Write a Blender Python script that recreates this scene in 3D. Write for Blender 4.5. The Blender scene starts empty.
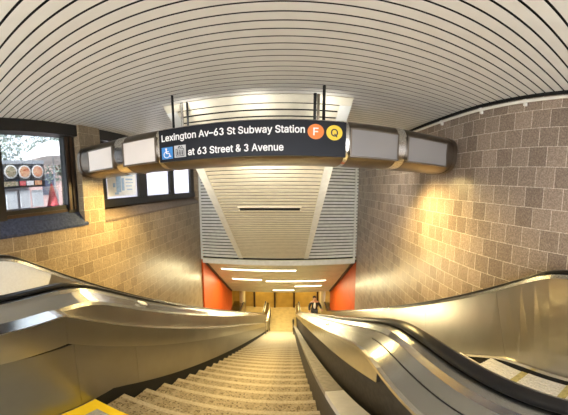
import bpy, bmesh, math, random, json
from mathutils import Vector, Matrix
R = math.radians
E = 1.515                      # eye height above the upper landing (z = 0)
random.seed(7)
scene = bpy.context.scene
col = scene.collection
YAW = R(1.6)                   # stairs and escalators run very slightly to the right
CY, SY = math.cos(YAW), math.sin(YAW)

def P(x, y, z):                # eye-relative room coordinates -> world
    return Vector((x, y, z + E))

def Q(x, y, z):                # eye-relative flight coordinates (turned with the stairs) -> world
    return Vector((x * CY + y * SY, -x * SY + y * CY, z + E))

# ------------------------------------------------------------------ materials
MATS = {}
def mat(name, color, rough=.5, metal=0., noise=0., nscale=40., bump=0., bscale=80., col2=None, spec=.5, aniso=0.,
        speck=None, stretch=None):
    m = bpy.data.materials.new(name); m.use_nodes = True
    nt = m.node_tree; N = nt.nodes; L = nt.links
    b = N['Principled BSDF']
    b.inputs['Base Color'].default_value = (*color, 1)
    b.inputs['Roughness'].default_value = rough
    b.inputs['Metallic'].default_value = metal
    b.inputs['Specular IOR Level'].default_value = spec
    tc = N.new('ShaderNodeTexCoord')
    vec = tc.outputs['Object']
    if stretch:
        mp = N.new('ShaderNodeMapping'); mp.inputs['Scale'].default_value = stretch
        L.new(vec, mp.inputs['Vector']); vec = mp.outputs['Vector']
    if noise or col2:
        n = N.new('ShaderNodeTexNoise'); n.inputs['Scale'].default_value = nscale; n.inputs['Detail'].default_value = 5
        L.new(vec, n.inputs['Vector'])
        r = N.new('ShaderNodeValToRGB')
        c2 = col2 if col2 else tuple(c * (1 - noise) for c in color)
        r.color_ramp.elements[0].position = .35; r.color_ramp.elements[1].position = .65
        r.color_ramp.elements[0].color = (*c2, 1); r.color_ramp.elements[1].color = (*color, 1)
        L.new(n.outputs['Fac'], r.inputs['Fac']); out = r.outputs['Color']
        if speck:
            n3 = N.new('ShaderNodeTexNoise'); n3.inputs['Scale'].default_value = speck[1]; n3.inputs['Detail'].default_value = 2
            L.new(vec, n3.inputs['Vector'])
            r3 = N.new('ShaderNodeValToRGB'); r3.color_ramp.elements[0].position = .56; r3.color_ramp.elements[1].position = .62
            L.new(n3.outputs['Fac'], r3.inputs['Fac'])
            mx = N.new('ShaderNodeMix'); mx.data_type = 'RGBA'
            mx.inputs['B'].default_value = (*speck[0], 1)
            L.new(r3.outputs['Color'], mx.inputs['Factor']); L.new(out, mx.inputs['A']); out = mx.outputs['Result']
        L.new(out, b.inputs['Base Color'])
    if bump:
        n2 = N.new('ShaderNodeTexNoise'); n2.inputs['Scale'].default_value = bscale; n2.inputs['Detail'].default_value = 3
        L.new(vec, n2.inputs['Vector'])
        bp = N.new('ShaderNodeBump'); bp.inputs['Strength'].default_value = bump; bp.inputs['Distance'].default_value = .01
        L.new(n2.outputs['Fac'], bp.inputs['Height']); L.new(bp.outputs['Normal'], b.inputs['Normal'])
    MATS[name] = m
    return m

def emit(name, color, strength):
    m = bpy.data.materials.new(name); m.use_nodes = True
    nt = m.node_tree; nt.nodes.clear()
    e = nt.nodes.new('ShaderNodeEmission'); e.inputs['Color'].default_value = (*color, 1); e.inputs['Strength'].default_value = strength
    o = nt.nodes.new('ShaderNodeOutputMaterial'); nt.links.new(e.outputs[0], o.inputs[0])
    return m

def tile_mat(name, c1, c2, mortar, size, zoff, speckc, rough=.32):
    m = bpy.data.materials.new(name); m.use_nodes = True
    nt = m.node_tree; N = nt.nodes; L = nt.links; b = N['Principled BSDF']
    tc = N.new('ShaderNodeTexCoord'); s = N.new('ShaderNodeSeparateXYZ'); c = N.new('ShaderNodeCombineXYZ')
    L.new(tc.outputs['Object'], s.inputs[0])
    ad = N.new('ShaderNodeMath'); ad.operation = 'ADD'
    L.new(s.outputs['Y'], ad.inputs[0]); L.new(s.outputs['X'], ad.inputs[1])
    az = N.new('ShaderNodeMath'); az.operation = 'ADD'; az.inputs[1].default_value = zoff
    L.new(s.outputs['Z'], az.inputs[0])
    L.new(ad.outputs[0], c.inputs['X']); L.new(az.outputs[0], c.inputs['Y'])
    br = N.new('ShaderNodeTexBrick'); br.offset = .5
    br.inputs['Scale'].default_value = 1; br.inputs['Brick Width'].default_value = size; br.inputs['Row Height'].default_value = size
    br.inputs['Mortar Size'].default_value = .0032; br.inputs['Mortar Smooth'].default_value = .1; br.inputs['Bias'].default_value = -.1
    br.inputs['Color1'].default_value = (*c1, 1); br.inputs['Color2'].default_value = (*c2, 1); br.inputs['Mortar'].default_value = (*mortar, 1)
    L.new(c.outputs[0], br.inputs['Vector'])
    n = N.new('ShaderNodeTexNoise'); n.inputs['Scale'].default_value = 60; n.inputs['Detail'].default_value = 6; n.inputs['Roughness'].default_value = .75
    L.new(tc.outputs['Object'], n.inputs['Vector'])
    r = N.new('ShaderNodeValToRGB'); r.color_ramp.elements[0].position = .42; r.color_ramp.elements[1].position = .62
    r.color_ramp.elements[0].color = (*speckc, 1); r.color_ramp.elements[1].color = (1, 1, 1, 1)
    L.new(n.outputs['Fac'], r.inputs['Fac'])
    mx = N.new('ShaderNodeMix'); mx.data_type = 'RGBA'; mx.blend_type = 'MULTIPLY'; mx.inputs['Factor'].default_value = 1
    L.new(br.outputs['Color'], mx.inputs['A']); L.new(r.outputs['Color'], mx.inputs['B'])
    L.new(mx.outputs['Result'], b.inputs['Base Color'])
    b.inputs['Roughness'].default_value = rough; b.inputs['Specular IOR Level'].default_value = .5
    iv = N.new('ShaderNodeMath'); iv.operation = 'SUBTRACT'; iv.inputs[0].default_value = 1; L.new(br.outputs['Fac'], iv.inputs[1])
    sm = N.new('ShaderNodeMath'); sm.operation = 'MULTIPLY_ADD'; sm.inputs[1].default_value = .25
    L.new(n.outputs['Fac'], sm.inputs[0]); L.new(iv.outputs[0], sm.inputs[2])
    bp = N.new('ShaderNodeBump'); bp.inputs['Strength'].default_value = .5; bp.inputs['Distance'].default_value = .004
    L.new(sm.outputs[0], bp.inputs['Height']); L.new(bp.outputs['Normal'], b.inputs['Normal'])
    return m

M_slat = mat('cream_slat', (.62, .612, .585), .42, 0, noise=.06, nscale=6)
M_slat_w = mat('white_slat', (.72, .73, .70), .40, 0, noise=.12, nscale=9)
M_slat_c = mat('ivory_slat', (.66, .62, .50), .42, 0, noise=.10, nscale=7)
M_gap = mat('slat_gap', (.006, .006, .006), .9)
M_tileR = tile_mat('brown_tile', (.50, .41, .34), (.29, .235, .195), (.95, .88, .78), .2085, .026, (.55, .52, .5))
M_tileL = tile_mat('tan_tile', (.38, .30, .20), (.26, .20, .13), (.62, .52, .36), .2085, -.03, (.6, .56, .5))
M_dark = mat('dark_bronze', (.012, .011, .010), .35, 0, noise=.3, nscale=10)
M_brown = mat('brown_frame', (.06, .035, .02), .35, .3, noise=.3)
M_slate = mat('slate_sill', (.045, .058, .11), .14, 0, noise=.4, nscale=30)  # blue tint paints the sky's reflection into the slate
M_sillst = mat('brown_stone_sill', (.16, .12, .09), .4, 0, noise=.3, nscale=20)
M_steel = mat('brushed_steel', (.52, .52, .505), .22, 1., noise=.07, nscale=5, bump=.05, bscale=30, stretch=(30, 2, 2))
M_steel_d = mat('worn_steel', (.49, .48, .445), .28, 1., noise=.08, nscale=4, bump=.05, bscale=20)
M_steel_b = mat('polished_steel', (.78, .76, .72), .2, 1., noise=.08)
M_steel_sign = mat('bronzed_steel', (.22, .185, .15), .36, 1., noise=.15, nscale=8)
M_steel_l = mat('dull_steel', (.33, .325, .305), .36, 1., noise=.12, nscale=3)
M_glare = mat('glare_steel', (.82, .82, .80), .4, .1, noise=.06)  # daylight glare on steel, painted as a near-white colour
M_rubber = mat('black_rubber', (.012, .012, .013), .28)
M_black = mat('black_enamel', (.008, .009, .014), .4, spec=.25)
M_brush = mat('black_brush', (.006, .006, .006), .8)
M_white = mat('white_vinyl', (.85, .85, .85), .5)
M_acr = mat('pale_acrylic', (.74, .68, .63), .35, noise=.04, nscale=3)
M_acr_shade = mat('shaded_acrylic', (.25, .235, .23), .35, noise=.05, nscale=3)  # white acrylic, its dimmer lighting put into a greyer colour
M_orange = mat('orange_vinyl', (.85, .22, .035), .5)
M_yellow = mat('yellow_vinyl', (.88, .60, .04), .5)
M_blue = mat('blue_vinyl', (.04, .24, .62), .5)
M_grey = mat('grey_vinyl', (.55, .55, .55), .5)
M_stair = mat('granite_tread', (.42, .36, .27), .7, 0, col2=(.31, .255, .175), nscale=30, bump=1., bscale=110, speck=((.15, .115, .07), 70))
M_nose = mat('pale_nosing', (.56, .49, .38), .65, 0, col2=(.44, .38, .28), nscale=60, bump=1., bscale=110)  # paler strip along the front of each tread
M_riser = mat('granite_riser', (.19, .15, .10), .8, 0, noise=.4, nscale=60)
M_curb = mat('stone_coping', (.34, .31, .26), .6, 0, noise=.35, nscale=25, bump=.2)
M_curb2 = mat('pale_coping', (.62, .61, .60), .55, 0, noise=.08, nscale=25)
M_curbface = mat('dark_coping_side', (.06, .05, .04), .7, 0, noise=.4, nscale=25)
M_floor = mat('landing_tile', (.42, .37, .30), .55, 0, noise=.3, nscale=30)
M_matyel = mat('yellow_paint', (.90, .60, .01), .55, noise=.06, nscale=20)
M_matgry = mat('grey_tread', (.40, .37, .30), .7, noise=.3, nscale=70)
M_step = mat('ribbed_aluminium', (.66, .65, .64), .5, .3, noise=.25, nscale=60)
M_stepr = mat('step_riser_metal', (.42, .38, .20), .55, .4, noise=.3)
M_stepy = mat('worn_yellow_edge', (.42, .37, .16), .6, 0, noise=.35, nscale=40)
M_ochre = mat('ochre_wall', (.50, .32, .07), .6, noise=.18, nscale=3)
M_ochfl = mat('ochre_floor', (.55, .42, .20), .5, noise=.2, nscale=5)
M_red = mat('red_enamel', (.56, .080, .004), .5, noise=.12, nscale=3)
M_cream = mat('cream_column', (.70, .60, .36), .45, noise=.1)
M_soffit = mat('soffit_panel', (.62, .60, .40), .5, noise=.1, nscale=4)
M_pipe = mat('white_pipe', (.86, .85, .82), .4)
M_conc = mat('grey_concrete', (.36, .35, .33), .85, noise=.2, nscale=8)
M_leaf = mat('leaf_green', (.30, .36, .29), .6, noise=.4, nscale=4)
M_bark = mat('bark', (.12, .09, .06), .9, noise=.4)
M_pink = mat('pink_brick', (.62, .40, .36), .8, noise=.15, nscale=3)
M_menu = mat('menu_black', (.03, .03, .035), .5)
M_food = mat('food_red', (.55, .13, .05), .6, col2=(.75, .45, .25), nscale=18)
M_food2 = mat('food_tan', (.52, .36, .26), .6, col2=(.20, .22, .10), nscale=22)
M_plate = mat('plate_white', (.82, .80, .76), .4)
M_paper = mat('paper', (.80, .82, .84), .7, noise=.1, nscale=12)
M_mapblue = mat('map_blue', (.35, .52, .78), .6, noise=.2, nscale=20)
M_cart = mat('cart_steel', (.55, .56, .58), .35, .7)
M_canvas = mat('canvas_white', (.80, .74, .72), .8)
M_parasol = mat('parasol_red', (.62, .09, .10), .75)
M_skin = mat('skin', (.36, .20, .13), .6)
M_jacket = mat('jacket_black', (.012, .012, .015), .75)
M_shirt = mat('shirt_white', (.72, .70, .66), .75)
M_trous = mat('trousers_dark', (.025, .028, .04), .8)
M_hair = mat('hair_black', (.008, .006, .005), .6)
M_strip = emit('strip_light', (1, .88, .60), 3)
M_lens = emit('downlight_lens', (1, .74, .30), 6)

def glass_mat():
    m = bpy.data.materials.new('window_glass'); m.use_nodes = True
    nt = m.node_tree; N = nt.nodes; N.clear(); L = nt.links
    t = N.new('ShaderNodeBsdfTransparent'); t.inputs[0].default_value = (.56, .58, .60, 1)
    g = N.new('ShaderNodeBsdfGlossy'); g.inputs['Roughness'].default_value = .02
    mx = N.new('ShaderNodeMixShader'); mx.inputs[0].default_value = .07
    o = N.new('ShaderNodeOutputMaterial')
    L.new(t.outputs[0], mx.inputs[1]); L.new(g.outputs[0], mx.inputs[2]); L.new(mx.outputs[0], o.inputs[0])
    return m
def frosted_mat():
    m = bpy.data.materials.new('frosted_glass'); m.use_nodes = True
    nt = m.node_tree; N = nt.nodes; N.clear(); L = nt.links
    t = N.new('ShaderNodeBsdfTranslucent'); t.inputs[0].default_value = (.68, .68, .72, 1)
    g = N.new('ShaderNodeBsdfTransparent'); g.inputs[0].default_value = (.5, .52, .55, 1)
    mx = N.new('ShaderNodeMixShader'); mx.inputs[0].default_value = .15
    o = N.new('ShaderNodeOutputMaterial')
    L.new(t.outputs[0], mx.inputs[1]); L.new(g.outputs[0], mx.inputs[2]); L.new(mx.outputs[0], o.inputs[0])
    return m
M_glass, M_frost = glass_mat(), frosted_mat()

# ------------------------------------------------------------------ mesh building
class MB:
    def __init__(s): s.v = []; s.f = []; s.mi = []
    def add(s, verts, faces, mi=0):
        o = len(s.v); s.v += [Vector(v) for v in verts]
        s.f += [tuple(i + o for i in f) for f in faces]; s.mi += [mi] * len(faces)
    def hexa(s, c, mi=0):      # 8 corners: bottom ring 0-3, top ring 4-7
        s.add(c, [(3, 2, 1, 0), (4, 5, 6, 7), (0, 1, 5, 4), (1, 2, 6, 5), (2, 3, 7, 6), (3, 0, 4, 7)], mi)
    def box(s, x0, x1, y0, y1, z0, z1, T=P, mi=0):
        s.hexa([T(x0, y0, z0), T(x1, y0, z0), T(x1, y1, z0), T(x0, y1, z0), T(x0, y0, z1), T(x1, y0, z1), T(x1, y1, z1), T(x0, y1, z1)], mi)
    def loft(s, secs, caps=True, mi=0, closed=True):
        n = len(secs[0]); o = len(s.v)
        for sec in secs: s.v += [Vector(p) for p in sec]
        for i in range(len(secs) - 1):
            for j in range(n if closed else n - 1):
                a = o + i * n + j; b = o + i * n + (j + 1) % n
                s.f.append((a, b, b + n, a + n)); s.mi.append(mi)
        if caps and closed:
            s.f.append(tuple(o + j for j in reversed(range(n)))); s.mi.append(mi)
            k = o + (len(secs) - 1) * n
            s.f.append(tuple(k + j for j in range(n))); s.mi.append(mi)
    def tube(s, pts, r, seg=10, mi=0):
        pts = [Vector(p) for p in pts]; secs = []
        for i, p in enumerate(pts):
            d = (pts[min(i + 1, len(pts) - 1)] - pts[max(i - 1, 0)]).normalized()
            up = Vector((0, 0, 1)) if abs(d.z) < .9 else Vector((1, 0, 0))
            a = d.cross(up).normalized(); b = d.cross(a).normalized()
            rr = r[i] if isinstance(r, (list, tuple)) else r
            secs.append([p + a * (rr * math.cos(2 * math.pi * k / seg)) + b * (rr * math.sin(2 * math.pi * k / seg)) for k in range(seg)])
        s.loft(secs, True, mi)
    def disc(s, c, nrm, r, t, seg=28, mi=0):
        c = Vector(c); nrm = Vector(nrm).normalized()
        s.tube([c, c + nrm * t], r, seg, mi)

def build(name, mb, mats, parent=None, smooth=False, bevel=0, origin=None):
    me = bpy.data.meshes.new(name)
    o = bpy.data.objects.new(name, me); col.objects.link(o)
    if parent is not None:
        base = Vector(parent.get('_w', (0, 0, 0)))
    elif origin is not None: base = Vector(origin)
    else: base = Vector((0, 0, 0))
    me.from_pydata([tuple(v - base) for v in mb.v], [], mb.f)
    if not isinstance(mats, (list, tuple)): mats = [mats]
    for m in mats: me.materials.append(m)
    me.polygons.foreach_set('material_index', mb.mi)
    bm = bmesh.new(); bm.from_mesh(me); bmesh.ops.recalc_face_normals(bm, faces=bm.faces); bm.to_mesh(me); bm.free()
    if smooth:
        me.polygons.foreach_set('use_smooth', [True] * len(me.polygons))
        me.set_sharp_from_angle(angle=R(38))
    if bevel:
        b = o.modifiers.new('bevel', 'BEVEL'); b.width = bevel; b.segments = 2; b.limit_method = 'ANGLE'
    if parent is not None:
        o.parent = parent; o['_w'] = tuple(base)
    else:
        o.location = base; o['_w'] = tuple(base)
    return o

def tag(o, label, cat, group=None):
    o['label'] = label; o['category'] = cat
    if group: o['group'] = group
    return o
def thing(name, label, cat, loc, group=None):
    o = bpy.data.objects.new(name, None); col.objects.link(o); o.empty_display_size = .1
    o.location = loc; o['_w'] = tuple(loc)
    return tag(o, label, cat, group)
def struct(name, mb, mats, parent=None, **k):
    o = build(name, mb, mats, parent, **k)
    if parent is None: o['kind'] = 'structure'
    return o

# ------------------------------------------------------------------ profiles (eye-relative)
def softmax(a, b, s): return max(a, b) + s * math.log(1 + math.exp(-abs(a - b) / s)) if abs(a - b) < 30 * s else max(a, b)
def softmin(a, b, s): return -softmax(-a, -b, s)
ZB = -7.365                     # lower floor
def prof(y, flat, c, m, low, s=.05): # flat at the top, slope, flat at the bottom
    return softmax(softmin(flat, c - m * y, s), low, .05)
def yrange(a, b, n): return [a + (b - a) * i / n for i in range(n + 1)]
YS = yrange(-.9, .2, 6) + yrange(.3, 2.2, 24) + yrange(2.6, 10.2, 14) + yrange(10.4, 12.2, 12)

# ------------------------------------------------------------------ room shell
HC = 1.15                       # ceiling above the eye
XL, XG = -2.76, -2.95           # left wall face, window glass
def xr(y):                      # right wall face
    return 2.07 if y < 2 else (2.07 + .065 * (y - 2) if y < 7.4 else 2.42)
YB = 7.4                        # bulkhead
SL = math.tan(R(36.5))

# upper landing
mb = MB()
mb.box(-3.1, 2.5, -2.4, -1.0, -1.7, -1.515)
mb.box(-1.04, .19, -1.0, .8, -1.665, -1.515, Q)
struct('floor', mb, M_floor)
# floor of the lower concourse
mb = MB(); mb.box(-3.2, 3.2, 10.4, 13.6, ZB - .15, ZB)
struct('floor_lower', mb, M_ochfl)
# closing slope under the flights
mb = MB(); mb.hexa([P(-3.1, -1.2, -2.3), P(2.7, -1.2, -2.3), P(2.7, 12.2, ZB - 1.2), P(-3.1, 12.2, ZB - 1.2),
                    P(-3.1, -1.2, -2.2), P(2.7, -1.2, -2.2), P(2.7, 12.2, ZB - 1.05), P(-3.1, 12.2, ZB - 1.05)])
mb.box(-3.1, 2.7, -1.25, -1.0, -2.4, -1.66)
struct('floor_slope', mb, M_curbface)

# slatted ceiling
mb = MB()
d0, sp = .5405, .0989
k0 = -28
for k in range(k0, 70):
    ya = d0 + k * sp + .009; yb = d0 + (k + 1) * sp - .009
    if ya > YB - .05: break
    yb = min(yb, YB)
    spans = [(-2.95, 2.45)] if yb < 2.74 else [(-2.95, -1.46), (.80, 2.45)]
    for xa, xb in spans:
        z = HC
        mb.box(xa, xb, ya, yb, z, z + .003)
mb.box(-3.2, 2.7, -2.5, YB + .2, HC + .07, HC + .1, mi=1)
struct('ceiling', mb, [M_slat, M_gap])
# edge channel of the ceiling along the right wall
mb = MB(); mb.loft([[P(xr(y) - .03, y, HC - .028), P(xr(y), y, HC - .028), P(xr(y), y, HC + .05), P(xr(y) - .035, y, HC + .05)] for y in (-2.3, 0, 2, 4, 6, 7.35)])
struct('trim_right', mb, M_gap)

# right wall
mb = MB()
ys = [-2.4, 0, 2] + yrange(2.5, 7.4, 6)
mb.loft([[P(xr(y), y, -8.6), P(xr(y) + .2, y, -8.6), P(xr(y) + .2, y, HC + .1), P(xr(y), y, HC + .1)] for y in ys])
struct('wall_right', mb, M_tileR)
# left wall with two window openings and the pier between them
mb = MB()
def wl(y0, y1, z0, z1): mb.box(-3.12, XL, y0, y1, z0, z1)
wl(-2.4, .72, -8.6, HC + .1)
wl(.72, 2.44, -8.6, -.44); wl(2.44, 2.90, -8.6, HC + .1)
wl(2.90, 7.28, -8.6, -.44); wl(7.28, 7.4, -8.6, HC + .1)
struct('wall_left', mb, M_tileL)
# red enamel walls of the lower concourse
mb = MB(); mb.box(-3.1, -2.70, 7.4, 11.6, -8.6, -1.8); struct('wall_lower_left', mb, M_red)
mb = MB(); mb.box(2.42, 2.8, 7.4, 11.6, -8.6, -1.8); struct('wall_lower_right', mb, M_red)
mb = MB(); mb.box(-3.3, -3.0, 11.6, 13.6, -8.6, -4.5); mb.box(3.0, 3.3, 11.6, 13.6, -8.6, -4.5)
struct('wall_concourse', mb, M_ochre)
mb = MB(); mb.box(-3.3, 3.3, 13.3, 13.5, ZB - .2, -4.6); struct('wall_back', mb, M_ochre)
for x in (-1.72, -.52, .62, 2.0):
    mb = MB(); mb.box(x - .05, x + .05, 13.22, 13.3, ZB, -5.2); struct('trim_1', mb, M_brown)
# entrance wall behind, with a wide open doorway
mb = MB(); mb.box(-3.1, -2.7, -2.5, -2.3, -1.6, HC); mb.box(2.0, 2.4, -2.5, -2.3, -1.6, HC); mb.box(-2.7, 2.0, -2.5, -2.3, 1.05, HC)
struct('wall_front', mb, M_conc)

# bulkhead: vertical, slatted, open joints
mb = MB()
z = HC
i = 0
while z > -2.3:
    mb.box(-2.76, 2.44, YB, YB + .006, z - .078, z, mi=0)
    z -= .105
mb.box(-2.9, 2.6, YB + .07, YB + .12, -2.37, HC + .05, mi=1)
struct('wall_bulkhead', mb, [M_slat_w, M_gap])
mb = MB()
mb.box(2.30, 2.36, YB - .05, YB, -2.44, HC); mb.box(-2.76, -2.70, YB - .03, YB, -2.40, HC)
mb.box(-2.70, 2.36, YB - .04, YB + .02, -2.52, -2.36)
struct('trim_2', mb, M_slat_w)
# sloped ceiling box in front of the bulkhead
ua = Vector((0, math.cos(R(36.5)), -math.sin(R(36.5)))); na = Vector((0, math.sin(R(36.5)), math.cos(R(36.5))))
O0 = P(0, 2.73, HC)
def S(x, t, h=0):              # x along, t down the slope, h into the box
    return O0 + Vector((x, 0, 0)) + ua * t + na * h
LW = 5.80
def sbox(mb, xa, xb, ta, tb, h0, h1, mi=0):
    mb.hexa([S(xa, ta, h0), S(xb, ta, h0), S(xb, tb, h0), S(xa, tb, h0), S(xa, ta, h1), S(xb, ta, h1), S(xb, tb, h1), S(xa, tb, h1)], mi)
mb = MB()
sbox(mb, -1.46, .80, 0, .125, 0, .03)
t = .14; 
while t < LW - .1:
    tb = min(t + .082, LW)
    sbox(mb, -1.33, .66, t, tb, 0, .005)
    t += .108
sbox(mb, -1.46, -1.32, .125, LW, -.006, .03, 2); sbox(mb, .66, .80, .125, LW, -.006, .03, 2)
sbox(mb, -1.46, .80, 0, LW, .07, .09, 1)
mb.hexa([S(-1.46, 0, .03), S(-1.42, 0, .03), S(-1.42, LW, .03), S(-1.46, LW, .03), P(-1.46, YB, HC), P(-1.42, YB, HC), P(-1.42, YB, -2.2), P(-1.46, YB, -2.2)], 2)
mb.hexa([S(.76, 0, .03), S(.80, 0, .03), S(.80, LW, .03), S(.76, LW, .03), P(.76, YB, HC), P(.80, YB, HC), P(.80, YB, -2.2), P(.76, YB, -2.2)], 2)
struct('ceiling_slope', mb, [M_slat_c, M_gap, M_slat_w])
# black slot in the slope
t = thing('slot_vent', 'long narrow black slot vent across the cream sloped ceiling', 'vent', S(-.29, 2.7, 0))
mb = MB(); sbox(mb, -.92, .34, 2.60, 2.71, -.012, .0); build('slot', mb, M_gap, t)
mb = MB(); sbox(mb, -.95, .37, 2.575, 2.60, -.016, .0); sbox(mb, -.95, .37, 2.71, 2.735, -.016, .0); build('frame', mb, M_slat_c, t)

# soffit below the bulkhead
def SO(x, y, h=0): return P(x, y, -2.40 - SL * (y - 7.4)) + na * h
mb = MB()
yy = 7.38
while yy < 11.5:
    y2 = min(yy + .52, 11.6)
    mb.hexa([SO(-2.72, yy, 0), SO(2.42, yy, 0), SO(2.42, y2 - .02, 0), SO(-2.72, y2 - .02, 0), SO(-2.72, yy, .05), SO(2.42, yy, .05), SO(2.42, y2 - .02, .05), SO(-2.72, y2 - .02, .05)])
    yy += .52
mb.hexa([SO(-2.9, 7.38, .05), SO(2.7, 7.38, .05), SO(2.7, 11.7, .05), SO(-2.9, 11.7, .05), SO(-2.9, 7.38, .1), SO(2.7, 7.38, .1), SO(2.7, 11.7, .1), SO(-2.9, 11.7, .1)], 1)
zz = -2.40 - SL * 4.2
mb.box(-3.3, 3.3, 11.6, 13.5, zz, zz + .1)
struct('ceiling_soffit', mb, [M_soffit, M_gap])
mb = MB()
for xa, xb in ((-2.72, -2.64), (2.34, 2.42)):
    mb.hexa([SO(xa, 7.4, -.06), SO(xb, 7.4, -.06), SO(xb, 11.5, -.06), SO(xa, 11.5, -.06), SO(xa, 7.4, .02), SO(xb, 7.4, .02), SO(xb, 11.5, .02), SO(xa, 11.5, .02)])
struct('trim_3', mb, M_brown)
def lamp_strip(xa, xb, y, label):
    t = thing('ceiling_strip_light', label, 'light', SO((xa + xb) / 2, y), 'strip lights under the soffit')
    mb = MB(); mb.hexa([SO(xa - .03, y - .07, -.03), SO(xb + .03, y - .07, -.03), SO(xb + .03, y + .07, -.03), SO(xa - .03, y + .07, -.03), SO(xa - .03, y - .07, 0), SO(xb + .03, y - .07, 0), SO(xb + .03, y + .07, 0), SO(xa - .03, y + .07, 0)])
    build('housing', mb, M_slat_c, t)
    mb = MB(); mb.hexa([SO(xa, y - .045, -.045), SO(xb, y - .045, -.045), SO(xb, y + .045, -.045), SO(xa, y + .045, -.045), SO(xa, y - .045, -.03), SO(xb, y - .045, -.03), SO(xb, y + .045, -.03), SO(xa, y + .045, -.03)])
    build('tube', mb, M_strip, t)
lamp_strip(-2.25, .44, 8.14, 'topmost and longest glowing strip light on the soffit')
lamp_strip(-2.11, -.9, 9.30, 'left strip light of the second row on the soffit')
lamp_strip(-.72, 1.76, 9.46, 'long right strip light of the second row on the soffit')
lamp_strip(.51, 1.72, 10.28, 'short strip light right of centre, third row on the soffit')
lamp_strip(-.51, .51, 11.0, 'lowest strip light, just above the far ochre wall')

# ------------------------------------------------------------------ windows
mb = MB()                                         # window 1 : dark frame, clear pane
X0, X1 = XG - .06, XG + .06
mb.box(X0, XL - .04, .72, 2.44, .965, HC)         # head
mb.box(X0, X1, .72, 1.20, -.30, .965); mb.box(X0, X1, 2.235, 2.44, -.30, .965)
mb.box(X0, XG + .03, 1.20, 2.235, -.22, -.125)
w1 = struct('window_1', mb, M_dark)
mb = MB(); mb.box(X0 + .02, XG + .045, .74, 2.44, -.30, -.185); mb.box(X1, X1 + .02, 2.25, 2.30, -.2, .96); mb.box(X1, X1 + .02, 2.34, 2.38, -.2, .96); build('window_frame', mb, M_brown, w1)
mb = MB(); mb.box(XG - .005, XG + .005, 1.2, 2.24, -.125, .97); build('window_glass', mb, M_glass, w1)
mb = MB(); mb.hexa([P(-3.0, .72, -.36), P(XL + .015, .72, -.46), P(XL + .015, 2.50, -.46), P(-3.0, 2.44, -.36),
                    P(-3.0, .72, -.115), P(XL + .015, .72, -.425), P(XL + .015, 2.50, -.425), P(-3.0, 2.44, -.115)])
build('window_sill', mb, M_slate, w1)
mb = MB()
mb.box(X0, XL - .04, 2.90, 7.28, .965, HC)
for a, b in ((2.90, 3.13), (4.14, 4.46), (5.57, 5.82), (6.98, 7.28)): mb.box(X0, X1, a, b, -.22, .965)
mb.box(X0, X1 + .02, 2.9, 7.28, -.24, -.09)
w2 = struct('window_2', mb, M_dark)
for a, b in ((3.13, 4.14), (4.46, 5.57), (5.82, 6.98)):
    mb = MB(); mb.box(XG - .005, XG + .005, a, b, -.09, .965); build('window_glass', mb, M_frost, w2)
mb = MB(); mb.hexa([P(-3.0, 2.90, -.32), P(XL + .015, 2.90, -.47), P(XL + .015, 7.28, -.45), P(-3.0, 7.28, -.32),
                    P(-3.0, 2.90, -.20), P(XL + .015, 2.90, -.435), P(XL + .015, 7.28, -.415), P(-3.0, 7.28, -.18)])
build('window_sill', mb, M_sillst, w2)
# line map on the first pane
t = thing('wall_map', 'pale sheet with blue map blocks stuck on the first frosted pane', 'poster', P(XG + .008, 3.6, .0))
mb = MB(); mb.box(XG + .006, XG + .009, 3.2, 4.08, -.05, .72); build('sheet', mb, M_paper, t)
mb = MB()
for (a, b, c, d) in ((3.45, 3.60, .02, .62), (3.62, 3.7, .05, .3), (3.36, 3.43, .12, .2), (3.50, 3.68, .34, .5), (3.75, 3.98, .26, .29), (3.75, 4.0, .2, .215), (3.75, 3.95, .13, .15), (3.75, 4.0, .34, .36), (3.78, 3.96, .06, .08), (3.75, 4.0, .42, .45), (3.4, 3.52, -.02, .02)):
    mb.box(XG + .009, XG + .010, a, b, c, d)
build('map_print', mb, M_mapblue, t)

# ------------------------------------------------------------------ conduit along the right wall
t = thing('conduit', 'white conduit pipe clipped along the top of the right tile wall', 'pipe', P(2.0, 2.5, 1.07))
mb = MB(); mb.tube([P(xr(y) - .034, y, 1.072) for y in [-2.2, -1, .0, 1, 2] + yrange(2.5, 7.3, 5)], .019, 10); build('pipe', mb, M_pipe, t, smooth=True)
for y in (-.3, .85, 1.35, 1.95, 2.75, 3.6, 4.6):
    mb = MB(); mb.tube([P(xr(y) - .034, y - .015, 1.072), P(xr(y) - .034, y + .015, 1.072)], .026, 10); mb.box(xr(y) - .038, xr(y) - .006, y - .015, y + .015, 1.02, 1.06)
    build('clip', mb, M_pipe, t)

# ------------------------------------------------------------------ overhead sign
SZ, SYc = .51, 2.68
AY, AZ = .39, .25
def sprof(x, k=1., n=40, e=2.9):
    out = []
    for i in range(n):
        a = 2 * math.pi * i / n; c, s = math.cos(a), math.sin(a)
        out.append(P(x, SYc + k * AY * math.copysign(abs(c) ** (2 / e), c), SZ + k * AZ * math.copysign(abs(s) ** (2 / e), s)))
    return out
SXL, SXR = -2.66, 2.01
sign = thing('station_sign', 'long rounded overhead station sign with black lettered panel, hung from the slatted ceiling', 'sign', P(-.34, SYc, SZ))
mb = MB(); mb.loft([sprof(x) for x in (SXL + .05, -1.5, 0, 1, SXR - .05)]); build('housing', mb, M_steel_sign, sign, smooth=True)
for xa, xb in ((SXL, SXL + .06), (SXR - .06, SXR)):
    mb = MB(); mb.loft([sprof(xa, 1.035), sprof(xb, 1.035)]); build('end_cap', mb, M_steel_sign, sign, smooth=True)
for xa, xb in ((-1.955, -1.80), (-1.34, -1.285), (.60, .64), (1.18, 1.28)):
    mb = MB(); mb.loft([sprof(xa, 1.02), sprof(xb, 1.02)]); build('band', mb, M_steel_b, sign, smooth=True)
YF = SYc - AY
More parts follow.
